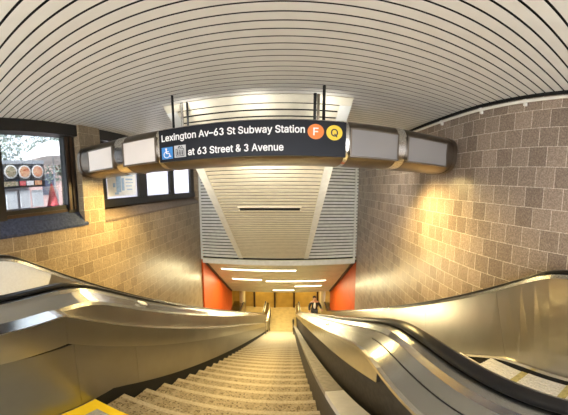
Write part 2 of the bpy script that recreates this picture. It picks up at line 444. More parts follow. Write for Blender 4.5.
mb = MB(); mb.box(-1.285, .60, YF - .022, YF + .03, SZ - .195, SZ + .168); pan = build('sign_panel', mb, M_black, sign)
for xa, xb, m in ((-2.40, -1.975, M_acr), (-1.78, -1.345, M_acr), (.66, 1.16, M_acr_shade), (1.30, 1.83, M_acr_shade)):
    mb = MB(); mb.box(xa, xb, YF - .02, YF + .03, SZ - .172, SZ + .10); pl = build('display_panel', mb, m, sign)
    mb = MB(); b = .016
    for q in ((xa - b, xb + b, SZ + .10, SZ + .10 + b), (xa - b, xb + b, SZ - .172 - b, SZ - .172), (xa - b, xa, SZ - .172, SZ + .10), (xb, xb + b, SZ - .172, SZ + .10)):
        mb.box(q[0], q[1], YF - .026, YF + .03, q[2], q[3])
    build('panel_frame', mb, M_steel_sign, pl)

GLYPHS = json.loads(r'''{" ":[188],"&":[448,[197,-7,173,-6,150,-2,129,4,110,12,93,22,78,34,65,47,54,62,45,78,39,96,35,114,34,133,35,149,37,163,42,177,47,189,55,201,63,213,73,224,85,235,97,245,111,256,125,267,140,279,216,335,221,339,226,343,231,347,237,352,242,357,246,363,251,369,255,375,258,382,260,389,261,397,262,405,261,417,258,427,253,437,245,445,237,452,226,457,215,460,201,461,192,460,184,459,176,456,168,453,161,449,155,444,150,438,145,431,142,424,139,416,137,408,137,399,137,389,139,380,142,372,145,363,150,355,155,346,162,337,169,327,176,317,185,307,194,296,204,284,438,0,364,0,171,231,121,293,111,306,102,319,94,331,87,344,82,357,78,370,76,384,75,398,76,415,79,430,84,445,91,458,99,470,109,481,121,491,134,499,149,505,165,510,182,513,200,513,218,513,235,510,251,505,266,499,279,491,290,482,300,471,308,459,315,447,320,433,323,419,324,404,323,393,322,382,319,372,315,362,310,352,305,342,299,333,291,325,283,317,275,308,266,301,256,293,154,217,140,206,128,195,118,185,110,174,104,164,100,154,98,143,97,131,98,119,100,108,104,97,109,87,116,78,124,70,133,63,143,57,154,53,166,49,179,47,193,46,208,47,223,50,237,54,251,59,265,66,278,75,290,84,301,95,312,108,321,121,329,136,336,151,342,168,346,186,348,205,349,224,408,224,407,201,405,180,401,161,397,144,391,128,385,115,378,103,371,92,364,83,357,75,351,68,345,62,333,47,320,34,305,23,289,14,271,7,252,1,234,-3,215,-6]],"3":[453,[218,-7,195,-6,173,-3,152,2,133,10,114,19,98,30,83,43,70,57,60,74,52,91,46,111,44,132,109,132,111,119,115,107,120,97,126,87,134,78,144,71,154,64,165,59,178,55,191,52,204,50,219,50,234,51,248,53,262,56,275,61,287,67,297,74,307,83,315,93,321,104,325,116,328,130,329,145,328,158,326,172,322,184,316,196,308,207,299,217,288,226,275,234,260,240,242,244,223,247,201,248,157,248,157,299,288,448,288,452,70,452,70,509,372,509,372,461,211,278,211,289,239,290,264,288,287,284,308,276,327,265,344,253,359,239,371,222,381,205,387,186,392,166,393,145,392,123,387,103,380,84,370,66,358,50,344,36,327,23,309,12,288,4,266,-2,243,-6]],"6":[453,[226,48,241,49,254,52,267,56,279,63,289,70,299,79,307,90,314,101,320,114,324,128,327,142,327,157,327,173,324,187,320,201,314,213,307,225,299,235,289,244,279,251,267,258,254,262,241,264,226,265,212,264,198,262,186,258,174,252,163,244,153,235,145,225,138,214,132,201,128,188,126,174,125,158,126,143,128,128,132,114,138,102,145,90,153,79,163,70,174,63,186,56,198,52,212,49],[226,-7,203,-5,182,-1,161,5,142,15,125,26,109,40,96,56,84,74,75,94,69,115,65,138,64,162,65,180,68,199,73,219,80,239,89,261,102,285,118,311,137,340,252,509,322,509,151,261,145,261,149,268,154,275,159,281,165,288,172,293,179,299,187,303,196,307,205,310,214,312,224,314,235,314,257,313,278,309,298,303,316,295,332,284,346,271,359,257,370,240,378,221,384,201,388,180,389,157,388,134,384,112,377,92,368,73,356,55,343,39,327,26,310,14,291,5,271,-2,249,-6]],"A":[480,[110,142,110,199,370,199,370,142],[16,0,201,509,276,509,463,0,395,0,287,302,282,317,276,334,270,352,264,372,257,394,250,420,241,447,232,478,245,478,236,447,228,419,220,393,213,371,206,351,201,333,195,317,191,302,85,0]],"F":[410,[60,0,60,509,369,509,369,452,125,452,125,278,346,278,346,221,125,221,125,0]],"L":[393,[60,0,60,509,125,509,125,57,361,57,361,0]],"Q":[533,[267,53,289,54,310,59,330,66,349,76,367,89,383,105,396,123,408,144,418,168,425,194,429,223,430,254,429,286,425,314,418,341,408,365,396,386,383,404,367,420,349,433,330,443,310,450,289,454,267,456,245,454,223,450,203,443,184,433,167,420,151,404,137,385,125,364,116,340,109,314,105,285,103,254,105,223,109,194,116,168,125,144,137,123,151,105,167,89,184,76,203,66,223,59,245,54],[245,159,313,159,369,85,384,65,468,-48,401,-48,346,27,331,46],[267,-7,235,-5,205,1,177,11,150,25,126,42,105,63,86,88,70,115,57,146,48,179,42,215,40,254,42,293,48,329,57,362,70,393,86,421,105,445,126,466,150,484,177,498,205,508,235,514,267,516,299,514,329,508,357,498,384,484,408,466,429,445,448,421,464,393,477,362,486,329,491,293,493,254,491,215,486,179,477,146,464,115,448,88,429,63,408,42,384,25,357,11,329,1,299,-5]],"S":[447,[224,-9,197,-8,172,-4,149,1,128,9,108,19,91,31,76,45,64,60,54,77,46,96,41,115,38,137,104,137,107,123,110,110,116,98,123,88,132,79,142,71,154,64,166,59,180,55,194,52,209,50,224,49,241,50,257,52,272,55,286,60,299,66,311,74,321,82,329,92,336,102,341,114,345,126,346,139,345,151,342,161,338,171,332,179,325,186,316,193,307,199,296,205,284,209,272,214,259,218,245,222,184,239,154,249,128,260,105,274,86,289,71,307,60,326,54,348,52,372,53,393,58,413,65,431,75,448,87,463,102,476,119,488,138,498,158,506,180,511,203,514,227,516,252,514,275,511,296,505,316,498,334,488,351,476,365,463,377,449,387,433,394,415,399,397,401,378,337,378,334,396,326,412,316,426,302,437,286,447,267,453,247,457,225,459,209,458,194,456,180,452,167,448,156,442,145,435,136,427,129,418,123,409,118,398,116,387,115,376,116,363,119,352,124,342,131,334,139,326,148,319,158,313,169,308,180,304,191,300,202,296,212,293,264,279,276,276,287,272,299,268,312,264,324,258,336,252,347,245,359,238,369,229,379,220,387,209,395,198,401,185,405,171,407,155,408,139,407,118,403,99,396,81,386,64,374,48,360,34,343,21,323,11,302,2,278,-4,252,-8]],"a":[389,[170,45,187,46,202,49,216,53,228,59,239,66,248,74,257,83,263,93,269,104,272,115,275,126,276,138,276,190,273,188,270,186,265,184,259,182,253,180,246,179,239,177,231,176,200,171,175,168,165,166,154,164,144,162,134,159,125,155,117,150,110,145,103,139,98,132,95,124,93,115,92,105,92,95,94,87,98,79,102,72,107,66,114,61,121,56,130,52,139,49,149,47,159,46],[160,-9,142,-8,126,-5,110,-1,94,5,80,12,68,22,57,32,48,45,40,58,35,73,31,90,30,108,31,123,34,138,38,150,43,161,50,171,58,179,67,187,78,193,89,199,100,203,112,207,125,211,138,213,152,216,165,218,178,220,234,227,244,228,252,230,259,232,265,235,270,238,273,243,275,248,276,255,276,257,275,268,273,279,271,288,267,297,262,304,256,311,248,317,240,322,230,326,220,329,208,330,196,331,183,330,171,329,159,326,149,322,140,318,132,313,124,307,118,301,112,294,107,288,103,281,100,274,41,291,48,308,57,322,67,335,79,346,91,355,104,364,118,370,133,375,148,379,163,382,179,384,194,384,204,384,215,383,227,382,239,379,251,376,263,372,275,367,286,360,296,353,306,343,315,333,322,320,329,306,333,290,336,272,337,251,337,0,277,0,277,52,272,52,269,45,264,38,258,32,252,25,244,18,236,12,226,6,215,1,203,-3,190,-6,176,-8]],"b":[424,[220,47,237,48,253,51,267,57,279,66,291,76,301,88,309,101,316,117,321,133,325,151,327,170,328,189,327,209,325,227,321,245,316,261,309,276,301,290,291,301,280,311,267,319,253,325,237,329,220,330,203,329,188,325,174,320,161,312,150,302,140,291,132,278,125,263,120,247,116,229,113,210,113,189,113,169,116,150,120,132,125,115,132,100,140,86,150,75,162,65,174,57,188,51,204,48],[229,-8,213,-7,198,-5,184,-1,172,4,162,10,153,17,145,24,138,31,132,39,127,46,122,53,118,59,112,59,112,0,53,0,53,509,114,509,114,319,118,319,122,325,127,331,132,338,137,346,144,353,152,360,161,367,171,373,183,378,197,381,212,384,229,384,252,383,274,378,294,371,313,361,330,347,345,332,359,313,370,293,379,270,385,245,389,218,390,189,389,160,385,133,379,108,370,84,359,64,346,45,330,29,313,16,294,5,274,-2,252,-7]],"e":[404,[212,-8,185,-7,161,-2,138,6,117,16,98,30,82,46,68,64,56,85,46,108,40,132,35,159,34,187,35,215,39,242,46,267,55,290,67,311,81,329,97,346,115,359,135,370,157,378,180,383,205,384,221,384,236,382,251,379,266,374,280,368,294,361,307,351,319,341,331,329,341,315,350,299,357,282,363,263,368,242,370,219,371,194,371,169,75,169,75,221,338,221,310,202,309,220,307,237,303,254,298,269,291,282,283,294,273,305,263,314,250,321,237,326,222,329,205,330,189,329,173,326,159,321,146,313,135,304,125,294,116,282,109,270,103,256,99,241,97,226,96,211,96,178,97,157,100,139,104,122,110,106,118,92,128,80,139,70,151,61,165,55,179,50,195,47,212,46,224,47,234,48,244,50,254,53,263,56,271,61,278,66,285,73,292,80,297,88,302,96,306,105,365,91,360,77,353,63,345,51,335,39,324,29,311,19,298,11,283,4,266,-1,249,-5,231,-7]],"g":[425,[205,59,222,60,237,63,251,68,264,75,275,84,285,95,293,107,300,121,305,137,309,154,312,172,312,193,312,212,309,231,305,248,300,264,293,278,285,291,275,303,264,312,251,320,237,325,222,329,205,330,188,329,172,325,158,320,145,312,134,302,124,290,115,277,109,262,103,246,99,229,97,212,96,193,97,173,99,155,103,138,109,123,116,108,124,96,134,85,145,76,158,68,172,63,188,60],[207,-151,187,-150,168,-148,150,-144,134,-140,119,-134,105,-127,93,-119,82,-110,73,-101,64,-91,57,-80,51,-69,101,-41,106,-47,110,-53,116,-59,122,-66,128,-72,136,-78,145,-83,154,-88,165,-92,178,-95,192,-97,207,-97,229,-96,249,-92,267,-85,282,-75,295,-62,304,-47,310,-28,311,-6,311,68,306,68,302,62,298,56,293,49,287,41,280,34,272,28,263,21,252,16,241,11,227,8,212,5,195,5,173,6,152,10,132,17,113,27,95,39,80,53,67,71,55,90,46,112,39,136,35,163,34,191,35,220,39,246,46,271,55,293,66,314,80,332,95,347,112,361,131,371,152,378,173,383,196,384,213,384,228,382,242,378,253,373,264,367,273,360,281,353,288,346,294,338,299,331,304,325,308,319,313,319,313,379,372,379,372,-9,371,-32,367,-54,360,-73,350,-90,338,-104,324,-117,308,-127,291,-136,271,-142,251,-147,229,-150]],"i":[167,[53,0,53,379,114,379,114,0],[84,443,75,444,67,446,60,449,54,455,48,461,44,468,42,475,41,483,42,491,44,499,48,506,54,512,60,517,67,521,75,523,84,524,92,523,100,521,107,517,114,512,119,506,123,499,126,491,126,483,126,475,123,468,119,461,114,455,107,449,100,446,92,444]],"n":[410,[114,227,114,0,53,0,53,379,112,379,112,287,102,287,112,312,124,332,137,349,152,362,169,372,187,379,207,383,227,384,246,383,264,380,280,376,295,369,309,360,321,349,332,336,341,321,348,304,353,285,356,264,357,240,357,0,296,0,296,235,295,256,290,275,283,291,273,304,260,315,246,323,229,328,210,329,197,328,184,326,172,322,161,317,150,311,141,303,133,293,126,283,121,271,117,257,114,243]],"o":[415,[207,46,226,48,242,51,257,57,270,66,282,76,292,89,300,102,307,117,312,134,316,151,318,169,319,187,318,206,316,224,312,242,307,258,300,274,292,287,282,300,270,310,257,319,242,325,226,329,207,330,189,329,173,325,158,319,145,310,134,300,124,287,115,274,108,258,103,242,99,224,97,206,96,187,97,169,99,151,103,134,108,117,115,102,124,89,134,76,145,66,158,57,173,51,189,48],[207,-8,182,-7,159,-2,137,6,117,16,98,30,82,46,68,64,56,85,46,108,40,133,36,159,34,187,36,216,40,243,46,268,56,291,68,312,82,330,98,346,117,360,137,371,159,378,182,383,207,384,233,383,256,378,278,371,299,360,317,346,333,330,347,312,359,291,369,268,376,243,380,216,381,187,380,159,376,133,369,108,359,85,347,64,333,46,317,30,299,16,278,6,256,-2,233,-7]],"r":[259,[53,0,53,379,112,379,112,321,115,321,122,335,130,347,140,358,152,367,166,375,181,380,196,384,213,385,229,384,243,384,243,322,230,324,224,325,219,325,213,326,207,326,194,325,182,323,170,319,159,315,149,309,140,301,132,293,126,284,121,273,117,262,114,250,114,237,114,0]],"t":[227,[204,379,204,327,6,327,6,379],[65,471,126,471,126,98,127,86,128,76,132,68,136,61,142,56,150,53,159,51,170,50,185,51,202,54,213,2,208,0,203,-1,198,-2,192,-3,186,-3,180,-4,174,-4,168,-4,145,-3,125,2,107,10,92,21,80,35,72,52,67,71,65,93]],"u":[410,[182,-5,164,-4,146,-1,130,4,115,11,101,20,89,31,78,44,69,59,62,76,57,95,54,116,53,139,53,379,114,379,114,144,115,123,119,105,127,89,137,75,150,64,164,56,181,52,200,50,213,51,226,53,238,57,249,62,259,69,268,77,276,86,283,97,289,109,293,122,295,137,296,153,296,379,357,379,357,0,298,0,298,92,307,92,297,67,286,47,272,30,257,17,240,7,222,0,203,-4]],"v":[389,[163,0,17,379,84,379,165,155,171,138,177,121,182,104,187,87,191,70,196,53,201,37,206,21,184,21,189,37,194,53,198,70,203,87,207,104,213,121,218,138,224,155,305,379,371,379,226,0]],"w":[567,[138,0,23,379,87,379,133,214,138,196,143,177,149,157,154,137,159,115,165,91,170,67,175,41,165,41,170,66,175,90,180,113,186,135,191,156,196,176,201,195,206,214,252,379,316,379,362,214,366,196,371,176,376,157,382,136,387,114,392,91,397,67,402,41,391,41,397,66,402,90,408,113,413,135,418,156,423,176,429,195,434,214,480,379,545,379,429,0,368,0,319,172,305,225,301,239,297,252,294,266,291,280,277,338,291,338,277,280,263,225,259,211,255,198,252,185,248,172,199,0]],"x":[379,[21,0,171,218,171,171,29,379,100,379,147,306,156,292,164,279,172,266,179,253,186,241,193,229,200,217,207,206,175,206,183,217,190,229,196,241,202,253,209,266,216,279,224,292,233,306,282,379,352,379,209,169,209,214,358,0,287,0,231,85,222,99,214,112,207,124,200,136,193,148,187,159,180,171,173,182,205,182,198,171,191,159,185,148,178,136,172,124,165,112,157,99,148,85,91,0]],"y":[389,[47,-139,61,-86,71,-87,80,-89,88,-90,96,-90,104,-89,111,-87,118,-84,124,-80,130,-74,136,-67,141,-58,146,-48,151,-36,163,-1,17,379,84,379,165,155,171,138,177,121,182,104,187,87,191,70,196,53,201,37,206,21,184,21,188,37,193,53,198,70,202,87,207,104,212,121,218,138,224,155,305,379,371,379,204,-58,198,-72,191,-85,184,-97,177,-107,168,-116,159,-124,150,-130,139,-136,128,-140,117,-143,104,-145,91,-145,84,-145,77,-145,71,-144,65,-143,59,-142,54,-141,51,-140]],"\u2013":[350,[350,244,350,188,0,188,0,244]]}''')   # letter outlines (advance, then contours), thousandths of the em
def arc(cx, cz, rx, rz, a0, a1, w, n=14):
    o, i = [], []
    for k in range(n + 1):
        t_ = R(a0 + (a1 - a0) * k / n)
        o += [(cx + (rx + w / 2) * math.cos(t_), cz + (rz + w / 2) * math.sin(t_))]
        i += [(cx + (rx - w / 2) * math.cos(t_), cz + (rz - w / 2) * math.sin(t_))]
    return [v for p in o + i[::-1] for v in p]
CAPH = max(GLYPHS['L'][1][1::2])
# a round topped 3, as on the sign: two bowls
THREE = [arc(215, CAPH * .745, 118, CAPH * .20, 165, -80, 66), arc(215, CAPH * .265, 135, CAPH * .22, 85, -165, 66)]
def text(body, x, z, size, m, y, parent, bold=.02, name='lettering', align='LEFT', width=None):
    """flat letters: every outline is filled, and laid again a little shifted to make the strokes bold"""
    vs, fs, pen = [], [], 0.
    sh = [(0, 0)] + [(bold * 1000 * math.cos(k * math.pi / 4), bold * 1000 * math.sin(k * math.pi / 4)) for k in range(8)]
    dg = bpy.context.evaluated_depsgraph_get()
    for ch in body:
        gl = GLYPHS[ch]
        for group in ([[c] for c in THREE] if ch == '3' else [gl[1:]]):
            if not group: continue
            cu = bpy.data.curves.new('tmp', 'CURVE'); cu.dimensions = '2D'; cu.fill_mode = 'BOTH'
            for c in group:
                sp_ = cu.splines.new('POLY'); sp_.points.add(len(c) // 2 - 1); sp_.use_cyclic_u = True
                for i, q in enumerate(sp_.points): q.co = ((pen + c[2 * i]) / 1000, c[2 * i + 1] / 1000, 0, 1)
            tmp = bpy.data.objects.new('tmp', cu); col.objects.link(tmp); dg.update()
            me = bpy.data.meshes.new_from_object(tmp.evaluated_get(dg)); bpy.data.objects.remove(tmp)
            for n_, (dx, dz) in enumerate(sh):
                o = len(vs)
                vs += [(v.co.x + dx / 1000, v.co.y + dz / 1000, .00008 * n_) for v in me.vertices]
                fs += [tuple(o + i for i in p.vertices) for p in me.polygons]
            bpy.data.meshes.remove(me)
        pen += gl[0]
    x0 = min(v[0] for v in vs); x1 = max(v[0] for v in vs)
    sx = width / (x1 - x0) if width else size
    xo = x0 if align == 'LEFT' else (x0 + x1) / 2
    base = Vector(parent['_w'])
    me = bpy.data.meshes.new(name)
    me.from_pydata([tuple(P(x + (v[0] - xo) * sx, y - v[2], z + v[1] * size) - base) for v in vs], [], fs)
    me.materials.append(m)
    o = bpy.data.objects.new(name, me); col.objects.link(o); o.parent = parent
    return o
YT = YF - .024
text('Lexington Av\u201363 St Subway Station', -1.252, .545, .072 / CAPH * 1000, M_white, YT, pan, .018, width=1.452)
text('at 63 Street & 3 Avenue', -.952, .364, .070 / CAPH * 1000, M_white, YT, pan, .018, width=.952)
def bullet(x, z, r, m, ch, tm):
    mb = MB(); mb.disc(P(x, YF - .018, z), (0, -1, 0), r, .010, 36); o = build('route_bullet', mb, m, pan)
    text(ch, x, z - r * .48, r * .96 / CAPH * 1000, tm, YF - .0285, pan, .016, 'route_letter', 'CENTER')
bullet(.303, .560, .078, M_orange, 'F', M_white)
bullet(.482, .558, .078, M_yellow, 'Q', M_menu)
# wheelchair symbol
mb = MB(); mb.box(-1.255, -1.125, YF - .027, YF - .02, .345, .475); wsq = build('wheelchair_symbol', mb, M_blue, pan)
mb = MB()
cx, cz = -1.195, .398
mb.disc(P(cx - .005, YF - .027, .455), (0, -1, 0), .011, .003, 16)
def bar(x0, z0, x1, z1, w=.010):
    d = Vector((x1 - x0, 0, z1 - z0)).normalized(); n = Vector((-d.z, 0, d.x)) * (w / 2)
    a, b = P(x0, YF - .027, z0), P(x1, YF - .027, z1); o = Vector((0, -.003, 0))
    mb.hexa([a - n, b - n, b + n, a + n, a - n + o, b - n + o, b + n + o, a + n + o])
bar(cx - .005, .447, cx - .002, .405, .014); bar(cx - .002, .425, cx + .025, .425); bar(cx - .002, .405, cx + .028, .405); bar(cx + .028, .408, cx + .04, .368); bar(cx + .04, .368, cx + .052, .372)
for i in range(14):
    a0, a1 = R(110 + i * 17), R(110 + (i + 1) * 17)
    bar(cx + .034 * math.cos(a0), .392 + .034 * math.sin(a0), cx + .034 * math.cos(a1), .392 + .034 * math.sin(a1), .008)
build('wheelchair_figure', mb, M_white, wsq)
# lift symbol
mb = MB(); mb.box(-1.105, -.975, YF - .027, YF - .02, .350, .480); lsq = build('elevator_symbol', mb, M_grey, pan)
mb = MB()
bar(-1.085, .365, -1.085, .440, .006); bar(-.995, .365, -.995, .440, .006); bar(-1.085, .440, -.995, .440, .006); bar(-1.085, .365, -.995, .365, .006)
for x in (-1.065, -1.04, -1.015):
    mb.disc(P(x, YF - .027, .422), (0, -1, 0), .007, .003, 10); bar(x, .413, x, .375, .013)
bar(-1.06, .450, -1.045, .470, .010); bar(-1.045, .470, -1.03, .450, .010); bar(-1.02, .470, -1.01, .450, .010)
build('elevator_figure', mb, M_menu, lsq)
# hangers
for x, y, m, r in ((-1.185, 2.44, M_gap, .014), (.405, 2.44, M_gap, .016), (-1.205, 2.74, M_steel_b, .018), (-1.135, 2.74, M_gap, .013), (.345, 2.68, M_gap, .018), (.385, 2.70, M_steel_sign, .016)):
    mb = MB(); mb.tube([P(x, y, SZ + AZ - .05), P(x, y, HC + .02)], r, 10); build('hanger_rod', mb, m, sign, smooth=True)
# downlights in the underside
DL = ((-2.15, 2.98), (-1.45, 2.98), (-.3, 2.98), (.75, 2.98), (1.50, 2.98))
for x, y in DL:
    mb = MB(); mb.disc(P(x, y, SZ - AZ + .030), (0, 0, 1), .04, .03, 20); dl = build('downlight', mb, M_steel_sign, sign)
    mb = MB(); mb.disc(P(x, y, SZ - AZ + .026), (0, 0, 1), .028, .006, 20); build('lens', mb, M_lens, dl)

# ------------------------------------------------------------------ staircase
def nz(y): return -1.035 - .6 * y
stairs = thing('staircase', 'long straight granite staircase descending between the two escalators', 'stairs', Q(-.4, .8, -1.515))
TXL, TXR = -1.02, .19
me0 = None; b0 = None
for k in range(1, 40):
    y1 = .8 + .25 * k; z1 = -1.515 - .15 * k
    if me0 is None:
        mb = MB()
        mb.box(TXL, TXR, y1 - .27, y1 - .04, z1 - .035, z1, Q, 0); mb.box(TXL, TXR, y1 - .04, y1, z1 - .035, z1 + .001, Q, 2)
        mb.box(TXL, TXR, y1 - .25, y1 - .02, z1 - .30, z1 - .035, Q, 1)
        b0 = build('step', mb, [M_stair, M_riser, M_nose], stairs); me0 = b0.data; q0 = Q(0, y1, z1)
    else:
        c = b0.copy(); col.objects.link(c); c.location = Q(0, y1, z1) - q0; c.parent = stairs
for X, yb, ye in ((TXL + .05, 9.0, 10.6), (TXR - .04, 9.0, 10.6)):
    mb = MB(); mb.tube([Q(X, yb, nz(yb) - .05), Q(X, yb, nz(yb) + .80), Q(X, ye, nz(ye) + .80), Q(X, ye, nz(ye) - .05)], .03, 8)
    build('handrail', mb, M_steel_b, stairs, smooth=True)

# stone coping to the right of the steps
cop = thing('stone_coping', 'narrow coping of stone blocks climbing along the right edge of the stairs', 'coping', Q(.24, 1., -1.2))
ye = .35; i = 0
while ye < 10.4:
    y2 = ye + (.78 if i == 0 else .52)
    za, zb = -.655 - .6 * ye, -.655 - .6 * (y2 - .008)
    mb = MB(); mb.hexa([Q(.19, ye, za - .06), Q(.29, ye, za - .06), Q(.29, y2 - .008, zb - .06), Q(.19, y2 - .008, zb - .06), Q(.19, ye, za), Q(.29, ye, za), Q(.29, y2 - .008, zb), Q(.19, y2 - .008, zb)])
    b = build('block', mb, M_curb2 if i == 0 else M_curb, cop)
    if i == 0: b['label'] = 'pale grey end block'
    ye = y2; i += 1
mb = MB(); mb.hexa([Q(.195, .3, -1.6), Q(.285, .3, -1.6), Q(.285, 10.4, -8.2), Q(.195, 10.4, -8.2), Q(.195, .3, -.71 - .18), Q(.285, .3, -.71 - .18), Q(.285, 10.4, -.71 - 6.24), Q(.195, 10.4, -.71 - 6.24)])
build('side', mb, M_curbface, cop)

# yellow marked plate on the landing
t = thing('caution_plate', 'bright yellow bordered plate with grey centre at the stair head', 'floor marking', Q(-.6, .5, -1.515))
mb = MB(); mb.box(-1.015, -.1, .05, .795, -1.515, -1.507, Q); build('border', mb, M_matyel, t)
mb = MB(); mb.box(-.93, -.2, .15, .73, -1.509, -1.504, Q); build('tread', mb, M_matgry, t)

# ------------------------------------------------------------------ escalators
def ribbon(ys, fn, T=Q):       # fn(y) -> closed section [(x, z)...]
    mb = MB(); mb.loft([[T(x, y, z) for x, z in fn(y)] for y in ys]); return mb
def rrect(cx, cz, w, h, n=4):
    out = []; r = min(w, h) * .45
    for sx, sz, a in ((1, 1, 0), (-1, 1, 90), (-1, -1, 180), (1, -1, 270)):
        for i in range(n + 1):
            t_ = R(a + 90 * i / n)
            out.append((cx + sx * (w / 2 - r) + r * math.cos(t_), cz + sz * (h / 2 - r) + r * math.sin(t_)))
    return out

def escalator(label, flat, c, m, near, far, side, skn, skf):
    """near / far: x of the two handrails; side +1 when the machine lies right of the stairs."""
    s = side
    top = lambda y: prof(y, flat, c, m, ZB + .95)
    stp = lambda y: prof(y, -1.52 - .13 * min(1, max(0, (y + .4) / .8)), c - .9, m, ZB + .02)
    es = thing('escalator', label, 'escalator', Q((near + far) / 2, .5, -1.515))
    # steps
    first = None; y = -.55; 
    while y < 11.6:
        z = stp(y)
        if first is None:
            mb = MB(); xa, xb = min(skn, skf) + .012, max(skn, skf) - .012
            mb.box(xa, xb, y - .2, y + .198, z - .03, z, Q, 0)
            n_r = 30
            for i in range(n_r):
                x0 = xa + (xb - xa) * (i + .2) / n_r; mb.box(x0, x0 + (xb - xa) / n_r * .55, y - .2, y + .198, z, z + .006, Q, 0)
            mb.box(xa, xb, y + .17, y + .196, z - .26, z - .03, Q, 1)
            mb.box(xa, xb, y - .2, y - .135, z, z + .008, Q, 2)
            first = build('step', mb, [M_step, M_stepr, M_stepy], es); q = Q(0, y, z)
        else:
            cc = first.copy(); col.objects.link(cc); cc.location = Q(0, y, z) - q; cc.parent = es
        y += .4
    mb = MB(); xa, xb = min(skn, skf), max(skn, skf); mb.box(xa, xb, -1.1, -.75, -1.54, -1.505, Q); build('comb_plate', mb, M_steel_b, es)
    mb = MB(); mb.box(xa, xb, 11.7, 12.3, ZB, ZB + .02, Q); build('comb_plate', mb, M_steel_b, es)
    for rail, sk, d in ((near, skn, -s), (far, skf, s)):          # d points away from the steps
        # inner panel
        pane_w = 1.25; a = -.9; first_p = True
        segs = [(-.9, .42), (.42, 1.28)] + [(1.28 + i * 1.22, 1.28 + (i + 1) * 1.22) for i in range(9)]
        for ya, yb in segs:
            yb = min(yb, 12.2)
            if ya >= 12.1: break
            mbp = MB(); secs = []
            for yy_ in yrange(ya + .0012, yb - .0012, 6):
                yt = yy_ + (.16 if yy_ > .5 else .0); yl = max(-.9, yy_ - (.16 if yy_ > .5 else .0))
                secs.append([Q(rail - d * .065, yt, top(yt) - .055), Q(sk + d * .02, yl, stp(yl) + .08), Q(sk + d * .035, yl, stp(yl) + .08), Q(rail - d * .045, yt, top(yt) - .055)])
            mbp.loft(secs)
            build('inner_panel', mbp, M_glare if (s < 0 and rail == far and yb < 1.3) else M_steel_d, es)
        mbp = ribbon(YS, lambda y: [(sk - d * .012, stp(y) + .055), (sk + d * .045, stp(y) + .055), (sk + d * .045, stp(y) + .085), (sk - d * .006, stp(y) + .085)]); build('skirt_moulding', mbp, M_steel_b, es)
        mbp = ribbon(YS, lambda y: [(sk, stp(y) + .055), (sk + d * .02, stp(y) + .055), (sk + d * .02, stp(y) - .30), (sk, stp(y) - .30)]); build('skirt', mbp, M_brush, es)
        # inner deck and handrail
        mbp = ribbon(YS, lambda y: [(rail - d * .075, top(y) - .06), (rail + d * .07, top(y) - .05), (rail + d * .055, top(y) - .026), (rail - d * .06, top(y) - .026)]); build('inner_deck', mbp, M_steel, es)
        hb = MB(); secs = [[Q(x, y, z) for x, z in rrect(rail + d * -.0 + (.012 if d * s < 0 else 0) * s, top(y) - .012, .052, .026)] for y in YS]
        hb.loft(secs)
        yn, zn = YS[-1], top(YS[-1])
        hs = []                                                # newel return at the lower end
        for i in range(9):
            a_ = R(90 - i * 22.5); rr = .17
            ce = Vector((0, yn, zn - .022 - rr))
            hs.append([Q(rail + (.012 if d * s < 0 else 0) * s + .026 * u, ce.y + (rr + .024 * v) * math.cos(a_), ce.z + (rr + .024 * v) * math.sin(a_)) for u, v in ((-1, -1), (1, -1), (1, 1), (-1, 1))])
        hb.loft(hs)
        build('handrail', hb, M_rubber, es, smooth=True)
        mbn = MB(); mbn.tube([Q(rail - .03, yn + .02, zn - .20), Q(rail + .03, yn + .02, zn - .20)], .15, 20); build('newel', mbn, M_steel_d, es, smooth=True)
    return es, top, stp

# right hand escalator
er, topR, stpR = escalator('stainless escalator between the stone coping and the right tile wall', -.585, -.10, .57, .475, 1.895, 1, .68, 1.63)
ldz = lambda y: prof(y, -.715, -.235, .57, ZB + .8, .03)
mbp = ribbon(YS, lambda y: [(.30, ldz(y)), (.43, topR(y) - .042), (.43, topR(y) - .09), (.30, ldz(y) - .02)]); build('outer_deck', mbp, M_steel, er, smooth=True)
mbp = ribbon(YS, lambda y: [(.292, ldz(y) - .014), (.308, ldz(y) - .014), (.308, ldz(y) + .006), (.292, ldz(y) + .006)]); build('deck_edge', mbp, M_steel_b, er)
ysp = [y for y in YS if .62 < y]
mbp = ribbon(ysp, lambda y: [(.297, ldz(y) - .012), (.312, ldz(y) - .012), (.312, min(ldz(y) - .014, -.41 - .57 * y)), (.297, min(ldz(y) - .014, -.41 - .57 * y))]); build('outer_panel', mbp, M_steel, er)
mbp = ribbon(YS, lambda y: [(.345, ldz(y) - .03), (.38, ldz(y) - .03), (.38, min(-1.7, -1.5 - .6 * y)), (.345, min(-1.7, -1.5 - .6 * y))]); build('plinth', mbp, M_curbface, er)
mbp = ribbon([y for y in YS if y < 1.0], lambda y: [(.362, ldz(y) + (topR(y) - .042 - ldz(y)) * .48 + .001), (.366, ldz(y) + (topR(y) - .042 - ldz(y)) * .51 + .001), (.366, ldz(y) + (topR(y) - .042 - ldz(y)) * .51 - .004), (.362, ldz(y) + (topR(y) - .042 - ldz(y)) * .48 - .004)]); build('deck_seam', mbp, M_brush, er)
mbp = ribbon(YS, lambda y: [(1.94, topR(y) - .075), (max(1.98, 2.07 + .045 * max(0, y - 2) - .03 - .028 * y), topR(y) - .085), (max(1.98, 2.07 + .045 * max(0, y - 2) - .03 - .028 * y), topR(y) - .12), (1.94, topR(y) - .12)]); build('wall_deck', mbp, M_steel, er)
